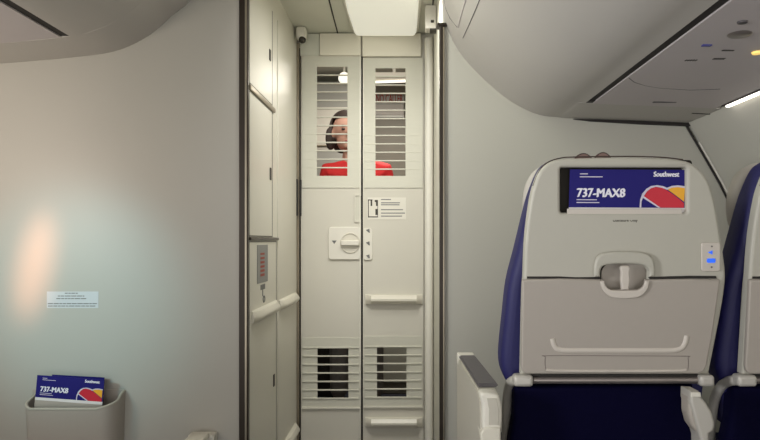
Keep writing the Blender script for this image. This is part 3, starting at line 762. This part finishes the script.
# the end seats carry the armrests; each as part of its own seat
def armrest(px_front, parent, kind):
    pass
def mk_arm_aisle(par):
    # side panel with sloping top running forward from the hinge
    y0, y1 = 1.335, 1.77
    zt0, zt1 = EYE-.333, EYE-.331
    X0a, X1a = .156, .206
    prof = []
    side_ = [(y1, zt1), (y1+.002, zt1-.012), (y1-.002, .18), (1.42, .18), (1.40, .44), (y0+.012, zt0-.187), (y0+.0, zt0-.127), (y0+.002, zt0-.042), (y0+.02, zt0-.008), (y0+.045, zt0-.001)]
    bm = bmesh.new()
    n = len(side_)
    def xx(y, w): return (.140+(.156-.140)*(y1-y)/(y1-y0)) + w
    a = [bm.verts.new((xx(y, 0), y, z)) for y, z in side_]; b = [bm.verts.new((xx(y, .045), y, z)) for y, z in side_]
    for i in range(n): bm.faces.new((a[i], a[(i+1) % n], b[(i+1) % n], b[i]))
    bm.faces.new(a); bm.faces.new(list(reversed(b)))
    bmesh.ops.bevel(bm, geom=bm.edges[:], offset=.004, segments=2, affect='EDGES')
    ar = link_mesh('armrest', bm_mesh(bm), M['arm'], par)
    bm = bmesh.new()
    A = [(.1575, 1.40, zt0+.0), (.2035, 1.40, zt0+.0), (.188, 1.735, zt1+.0), (.143, 1.735, zt1+.0)]
    v = [bm.verts.new(p) for p in A]; v2 = [bm.verts.new((x, y, z+.009)) for x, y, z in A]
    bm.faces.new(v); bm.faces.new(v2)
    for i in range(4): bm.faces.new((v[i], v[(i+1) % 4], v2[(i+1) % 4], v2[i]))
    bmesh.ops.bevel(bm, geom=bm.edges[:], offset=.003, segments=2, affect='EDGES')
    link_mesh('arm_pad', bm_mesh(bm), M['armpad'], ar)
    link_mesh('arm_front_cap', box((.139, 1.736, zt1-.02), (.187, 1.775, zt1+.010), .004), M['white'], ar)
    # rounded rear cap
    cp = [(480.5, 393.5), (496, 394), (500, 399), (502, 410), (501.5, 425), (499, 431), (484, 431), (482, 420), (482, 405)]
    s = 620/1.33
    link_mesh('hinge_cap', plate([on(s, [(p.x, p.y) for p in spl([Vector((x, y, 0)) for x, y in cp], 4, True)])], 1.325, .045, .007, 3), M['white'], ar)
    link_mesh('cap_inset', plate([on(s, [(486.5, 397.5), (496, 397.5), (498.5, 410), (498, 424), (488.5, 424), (488.5, 408)])], 1.3225, .003, .001), M['arm'], ar)
    link_mesh('arm_foot', plate([on(s, [(484, 426.5), (500, 426), (500, 480), (484, 480), (480, 432)])], 1.320, .06, .004), M['rail'], ar)
mk_arm_aisle(seat)
def mk_arm_mid(par, dx=0.0):
    s = 620/1.30
    o = [(690.5, 391), (699.5, 391.5), (700.5, 396), (706, 402), (712, 412), (715.5, 424), (714, 431), (709.5, 434), (709.5, 480), (702, 480), (701, 440), (697.5, 428), (694, 415), (690, 401)]
    ar = link_mesh('armrest', plate([[(x+dx, z) for x, z in on(s, o)]], 1.30, .05, .006, 3), M['bracket'], par)
    ins = [(690, 398), (696, 400), (703, 412), (705, 424), (703, 434), (698, 433), (693, 426), (690, 414)]
    link_mesh('arm_pad', plate([[(x+dx, z) for x, z in on(s, ins)]], 1.306, .04, .006), M['tray'], ar)
    link_mesh('armrest_top', plate([[(x+dx, z) for x, z in on(s, [(690.5, 391.6), (699.3, 392), (700, 396.5), (690, 396)])]], 1.294, .0058, .001), M['white'], ar)
mk_arm_mid(seat)
# safety card in the seat slot
p0 = S(570, 169.3, .012)
tilt = math.atan(SEAT_K)
mt = Matrix.Translation(p0) @ Matrix.Rotation(math.radians(.3), 4, 'Y') @ Matrix.Rotation(tilt, 4, 'X') @ UP
make_card('safety_card', 'dark blue card reading 737-MAX8 in the slot of the aisle seat back', None, mt, (S(687, 170, .012).x-p0.x)/117.5)

# ------------------------------------------------------------------ galley behind the door
tl = thing('galley_light', (-.16, 4.0, EYE+1.0), 'bright white tube light seen through the right louvre', 'ceiling light')
a = P(381, 76, 155); b = P(412, 74, 155)
link_mesh('lamp_body', box((-.25, 3.95, EYE+1.035), (.14, 4.06, EYE+1.07), .004), M['white'], tl)
link_mesh('lamp_tube', tube([(-.24, 4.0, EYE+1.018), (.13, 4.0, EYE+1.030)], .009), M['tubelamp'], tl)
link_mesh('hanger', box((-.1, 3.99, EYE+1.07), (-.08, 4.01, 2.2)), M['white'], tl)
rl = thing('galley_light', (-.43, 4.15, EYE+1.08), 'small round white lamp seen high in the left louvre', 'ceiling light')
bm = bmesh.new(); bmesh.ops.create_uvsphere(bm, u_segments=20, v_segments=12, radius=.04); bmesh.ops.translate(bm, verts=bm.verts[:], vec=(P(344, 78, 150).x, 4.15, P(344, 77.5, 150).z))
link_mesh('lamp_globe', bm_mesh(bm), M['tubelamp'], rl)
link_mesh('lamp_stem', tube([(P(344, 78, 150).x, 4.15, P(344, 77.5, 150).z+.035), (P(344, 78, 150).x, 4.15, 2.2)], .008), M['white'], rl)
bs = 620/4.55
sg = thing('galley_sign', (P(390, 110, bs).x, 4.55, P(390, 117, bs).z), 'grey sign with dark red capitals seen through the right louvre', 'sign')
link_mesh('board', plate([on(bs, rrect(372, 95, 404, 117, 1))], 4.57, .0295, .002), M['galley_light'], sg)
link_mesh('board_panel', plate([on(bs, rrect(373, 104, 403.5, 114.5, 1))], 4.562, .0078, .002), M['bin'], sg)
tm = text('NO CALLER', .09, .002, .0005, 1, 27/bs); tm.transform(Matrix.Translation(P(376, 102.3, bs)+Vector((0, .012, 0))) @ UP)
link_mesh('sign_text', tm, M['inkred'], sg)
# dark trolley low on the left, grey units behind
ct = thing('galley_trolley', (-.54, 4.0, 0), 'dark trolley behind the left leaf, seen through the lower louvre', 'trolley')
link_mesh('trolley_body', box((-.66, 3.88, .05), (-.435, 4.20, EYE-.42), .01), M['cart'], ct)
link_mesh('trolley_door', box((-.64, 3.872, .10), (-.455, 3.8799, EYE-.48), .004), M['cart'], ct)
link_mesh('trolley_handle', tube([(-.62, 3.866, EYE-.45), (-.47, 3.866, EYE-.45)], .008), M['trim_light'], ct)
for x in (-.62, -.47):
    for y in (3.92, 4.16):
        link_mesh('wheel', tube([(x-.012, y, .026), (x+.012, y, .026)], .025), M['gap'], ct)
cn = thing('galley_counter', (.1, 4.35, 0), 'grey galley counter unit with panels behind the right leaf', 'counter')
link_mesh('counter_body', box((-.25, 4.15, 0), (.55, 4.58, EYE-.05), .006), M['galley'], cn)
link_mesh('worktop', box((-.27, 4.12, EYE-.0499), (.57, 4.59, EYE-.01), .006), M['galley_light'], cn)
for z in (.08, .50):
    link_mesh('counter_door', box((-.22, 4.135, z), (.13, 4.1499, z+.38), .004), M['ceiling'], cn)
ov = thing('galley_oven', (-.55, 4.45, EYE+.2), 'steel oven unit with white shelf behind the person in red', 'oven')
link_mesh('oven_body', box((-.98, 4.3, 0), (-.32, 4.59, EYE+1.10), .006), M['galley_light'], ov)
for z, m_ in ((.62, 'white'), (.25, 'galley_light'), (-.1, 'white')):
    link_mesh('oven_door', box((-.74, 4.285, EYE+z), (-.36, 4.2999, EYE+z+.30), .006), M[m_], ov)
    link_mesh('oven_handle', tube([(-.70, 4.275, EYE+z+.03), (-.40, 4.275, EYE+z+.03)], .007), M['trim_light'], ov)

# ------------------------------------------------------------------ the person behind the door
def skin_mesh(verts, edges, radii, sub=1):
    me = bpy.data.meshes.new('s'); me.from_pydata([Vector(v) for v in verts], edges, [])
    o = bpy.data.objects.new('s', me); C.objects.link(o)
    o.modifiers.new('skin', 'SKIN'); 
    for i, r in enumerate(radii):
        sv = me.skin_vertices[0].data[i]; sv.radius = r if isinstance(r, tuple) else (r, r); sv.use_root = (i == 0)
    if sub:
        m_ = o.modifiers.new('sub', 'SUBSURF'); m_.levels = sub; m_.render_levels = sub
    dg = bpy.context.evaluated_depsgraph_get(); dg.update()
    out = bpy.data.meshes.new_from_object(o.evaluated_get(dg)); out.materials.clear()
    bpy.data.objects.remove(o)
    return out
def remesh(me, vox):
    o = bpy.data.objects.new('r', me); C.objects.link(o)
    m_ = o.modifiers.new('r', 'REMESH'); m_.mode = 'VOXEL'; m_.voxel_size = vox
    s_ = o.modifiers.new('s', 'SMOOTH'); s_.iterations = 3
    dg = bpy.context.evaluated_depsgraph_get(); dg.update()
    out = bpy.data.meshes.new_from_object(o.evaluated_get(dg)); out.materials.clear()
    bpy.data.objects.remove(o); return smooth(out, 80)
def ell(c, r, rot=0, seg=24):
    bm = bmesh.new(); bmesh.ops.create_uvsphere(bm, u_segments=seg, v_segments=seg//2+4, radius=1)
    for v in bm.verts: v.co = Vector((v.co.x*r[0], v.co.y*r[1], v.co.z*r[2]))
    bmesh.ops.transform(bm, matrix=Matrix.Translation(c) @ Matrix.Rotation(rot, 4, 'Z'), verts=bm.verts[:])
    return bm_mesh(bm)
PX, PY_ = -.30, 3.62
person = thing('person', (PX, PY_, 0), 'person in a red shirt with dark hair standing behind the louvred door', 'person')
hx = -.365 - PX      # the head leans to the left
def w3(p): return Vector((p[0]+PX, p[1]+PY_, p[2]*1.045))
V = [(0, 0, .93), (0, 0, 1.08), (0, 0, 1.25), (0, .0, 1.38), (hx*.4, -.005, 1.45), (hx*.8, -.01, 1.50),
     (-.16, 0, 1.37), (-.20, -.01, 1.12), (-.19, -.08, .93), (-.18, -.11, .87),
     (.16, 0, 1.37), (.20, -.01, 1.12), (.19, -.08, .93), (.18, -.11, .87),
     (-.09, 0, .86), (-.10, -.01, .48), (-.105, .01, .09), (-.11, -.09, .04), (-.112, -.16, .03),
     (.09, 0, .86), (.10, -.01, .48), (.105, .01, .09), (.11, -.09, .04), (.112, -.16, .03)]
Ed = [(0, 1), (1, 2), (2, 3), (3, 4), (4, 5), (3, 6), (6, 7), (7, 8), (8, 9), (3, 10), (10, 11), (11, 12), (12, 13), (0, 14), (14, 15), (15, 16), (16, 17), (17, 18), (0, 19), (19, 20), (20, 21), (21, 22), (22, 23)]
Ra = [(.14, .11), (.12, .10), (.135, .105), (.10, .075), .05, .048, .052, .040, .030, (.04, .02), .052, .040, .030, (.04, .02), .08, .052, .035, .035, .03, .08, .052, .035, .035, .03]
body = [skin_mesh([w3(v) for v in V], Ed, Ra)]
for s_ in (-1, 1):
    for k in range(5):
        if k == 4: ch = [(s_*.165, -.115, .86), (s_*.145, -.14, .835), (s_*.14, -.15, .805)]
        else:
            o_ = (k-1.5)*.019; L_ = (.065, .075, .07, .055)[k]
            ch = [(s_*.18, -.115+o_, .85), (s_*.18, -.125+o_, .805), (s_*.175, -.13+o_, .805-L_*.55), (s_*.165, -.13+o_, .805-L_)]
        body.append(skin_mesh([w3(c) for c in ch], [(i, i+1) for i in range(len(ch)-1)], [.0095, .009, .008, .007][:len(ch)]))
HC = Vector((-.365, PY_-.01, EYE+.625)); YAW = math.radians(18)
def hp(x, y, z):              # head-local: x right, y forward to the viewer, z up
    return HC + Matrix.Rotation(YAW, 3, 'Z') @ Vector((x, -y, z))
body += [ell(HC+Vector((0, 0, .02)), (.072, .092, .095), YAW), ell(hp(0, .02, -.05), (.054, .060, .065), YAW), ell(hp(0, .088, -.018), (.012, .020, .022), YAW, 12),
         ell(hp(0, .062, -.088), (.024, .020, .018), YAW, 12), ell(hp(-.073, 0, -.01), (.010, .018, .03), YAW, 12), ell(hp(.073, 0, -.01), (.010, .018, .03), YAW, 12)]
bd = link_mesh('body', remesh(join(body), .007), M['skin'], person)
for x in (-.028, .028):
    link_mesh('eye', ell(hp(x, .081, .006), (.013, .007, .006), YAW, 12), M['eye'], person)
    link_mesh('eyebrow', ell(hp(x, .087, .026), (.017, .006, .0035), YAW, 12), M['hair'], person)
link_mesh('mouth', ell(hp(0, .076, -.060), (.021, .008, .006), YAW, 12), M['lips'], person)
# hair: cap cut away over the face, gathered behind
bm = bmesh.new(); bmesh.ops.create_uvsphere(bm, u_segments=36, v_segments=24, radius=1)
dele = [v for v in bm.verts if (v.co.y < -.30 and v.co.z < .42) or v.co.z < -.9]
bmesh.ops.delete(bm, geom=dele, context='VERTS')
for v in bm.verts: v.co = Vector((v.co.x*.092, v.co.y*.106+.012, v.co.z*.112+.022))
bmesh.ops.solidify(bm, geom=bm.faces[:], thickness=.012)
bmesh.ops.transform(bm, matrix=Matrix.Translation(HC) @ Matrix.Rotation(YAW, 4, 'Z'), verts=bm.verts[:])
hm = bm_mesh(bm)
sidehair = [skin_mesh([hp(x*.082, -.01, .03), hp(x*.088, -.01, -.05), hp(x*.080, -.02, -.105)], [(0, 1), (1, 2)], [(.018, .03), (.02, .035), (.012, .02)]) for x in (-1, 1)]
link_mesh('hair', remesh(join([hm, ell(hp(0, -.09, -.02), (.07, .05, .09), YAW)]+sidehair), .006), M['hair'], person)
SV = [0, 1, 2, 3, 4, 6, 7, 10, 11]
vi = {v: i for i, v in enumerate(SV)}
se = [(vi[a], vi[b]) for a, b in Ed if a in vi and b in vi]
sr = []
for i in SV:
    r = Ra[i]; r = r if isinstance(r, tuple) else (r, r); sr.append((r[0]+.016, r[1]+.016) if i != 4 else (.058, .058))
sv_pts = [w3(V[i]) for i in SV]; sv_pts[vi[7]] = w3((-.198, -.01, 1.16)); sv_pts[vi[11]] = w3((.198, -.01, 1.16)); sv_pts[vi[4]] = w3((hx*.2, 0, 1.43))
link_mesh('shirt', remesh(join([skin_mesh(sv_pts, se, sr)]), .009), M['shirt'], person)
TV = [0, 14, 15, 16, 19, 20, 21]; vi = {v: i for i, v in enumerate(TV)}
te = [(vi[a], vi[b]) for a, b in Ed if a in vi and b in vi]
tr_ = []
for i in TV:
    r = Ra[i]; r = r if isinstance(r, tuple) else (r, r); tr_.append((max(r[0]+.014, .058), max(r[1]+.014, .058)))
link_mesh('trousers', remesh(skin_mesh([w3(V[i]) for i in TV], te, tr_), .010), M['trousers'], person)
for s_ in (-1, 1):
    link_mesh('shoe', remesh(skin_mesh([w3((s_*.105, .03, .045)), w3((s_*.11, -.09, .042)), w3((s_*.112, -.18, .036))], [(0, 1), (1, 2)], [(.042, .042), (.046, .04), (.036, .032)]), .007), M['shoe'], person)
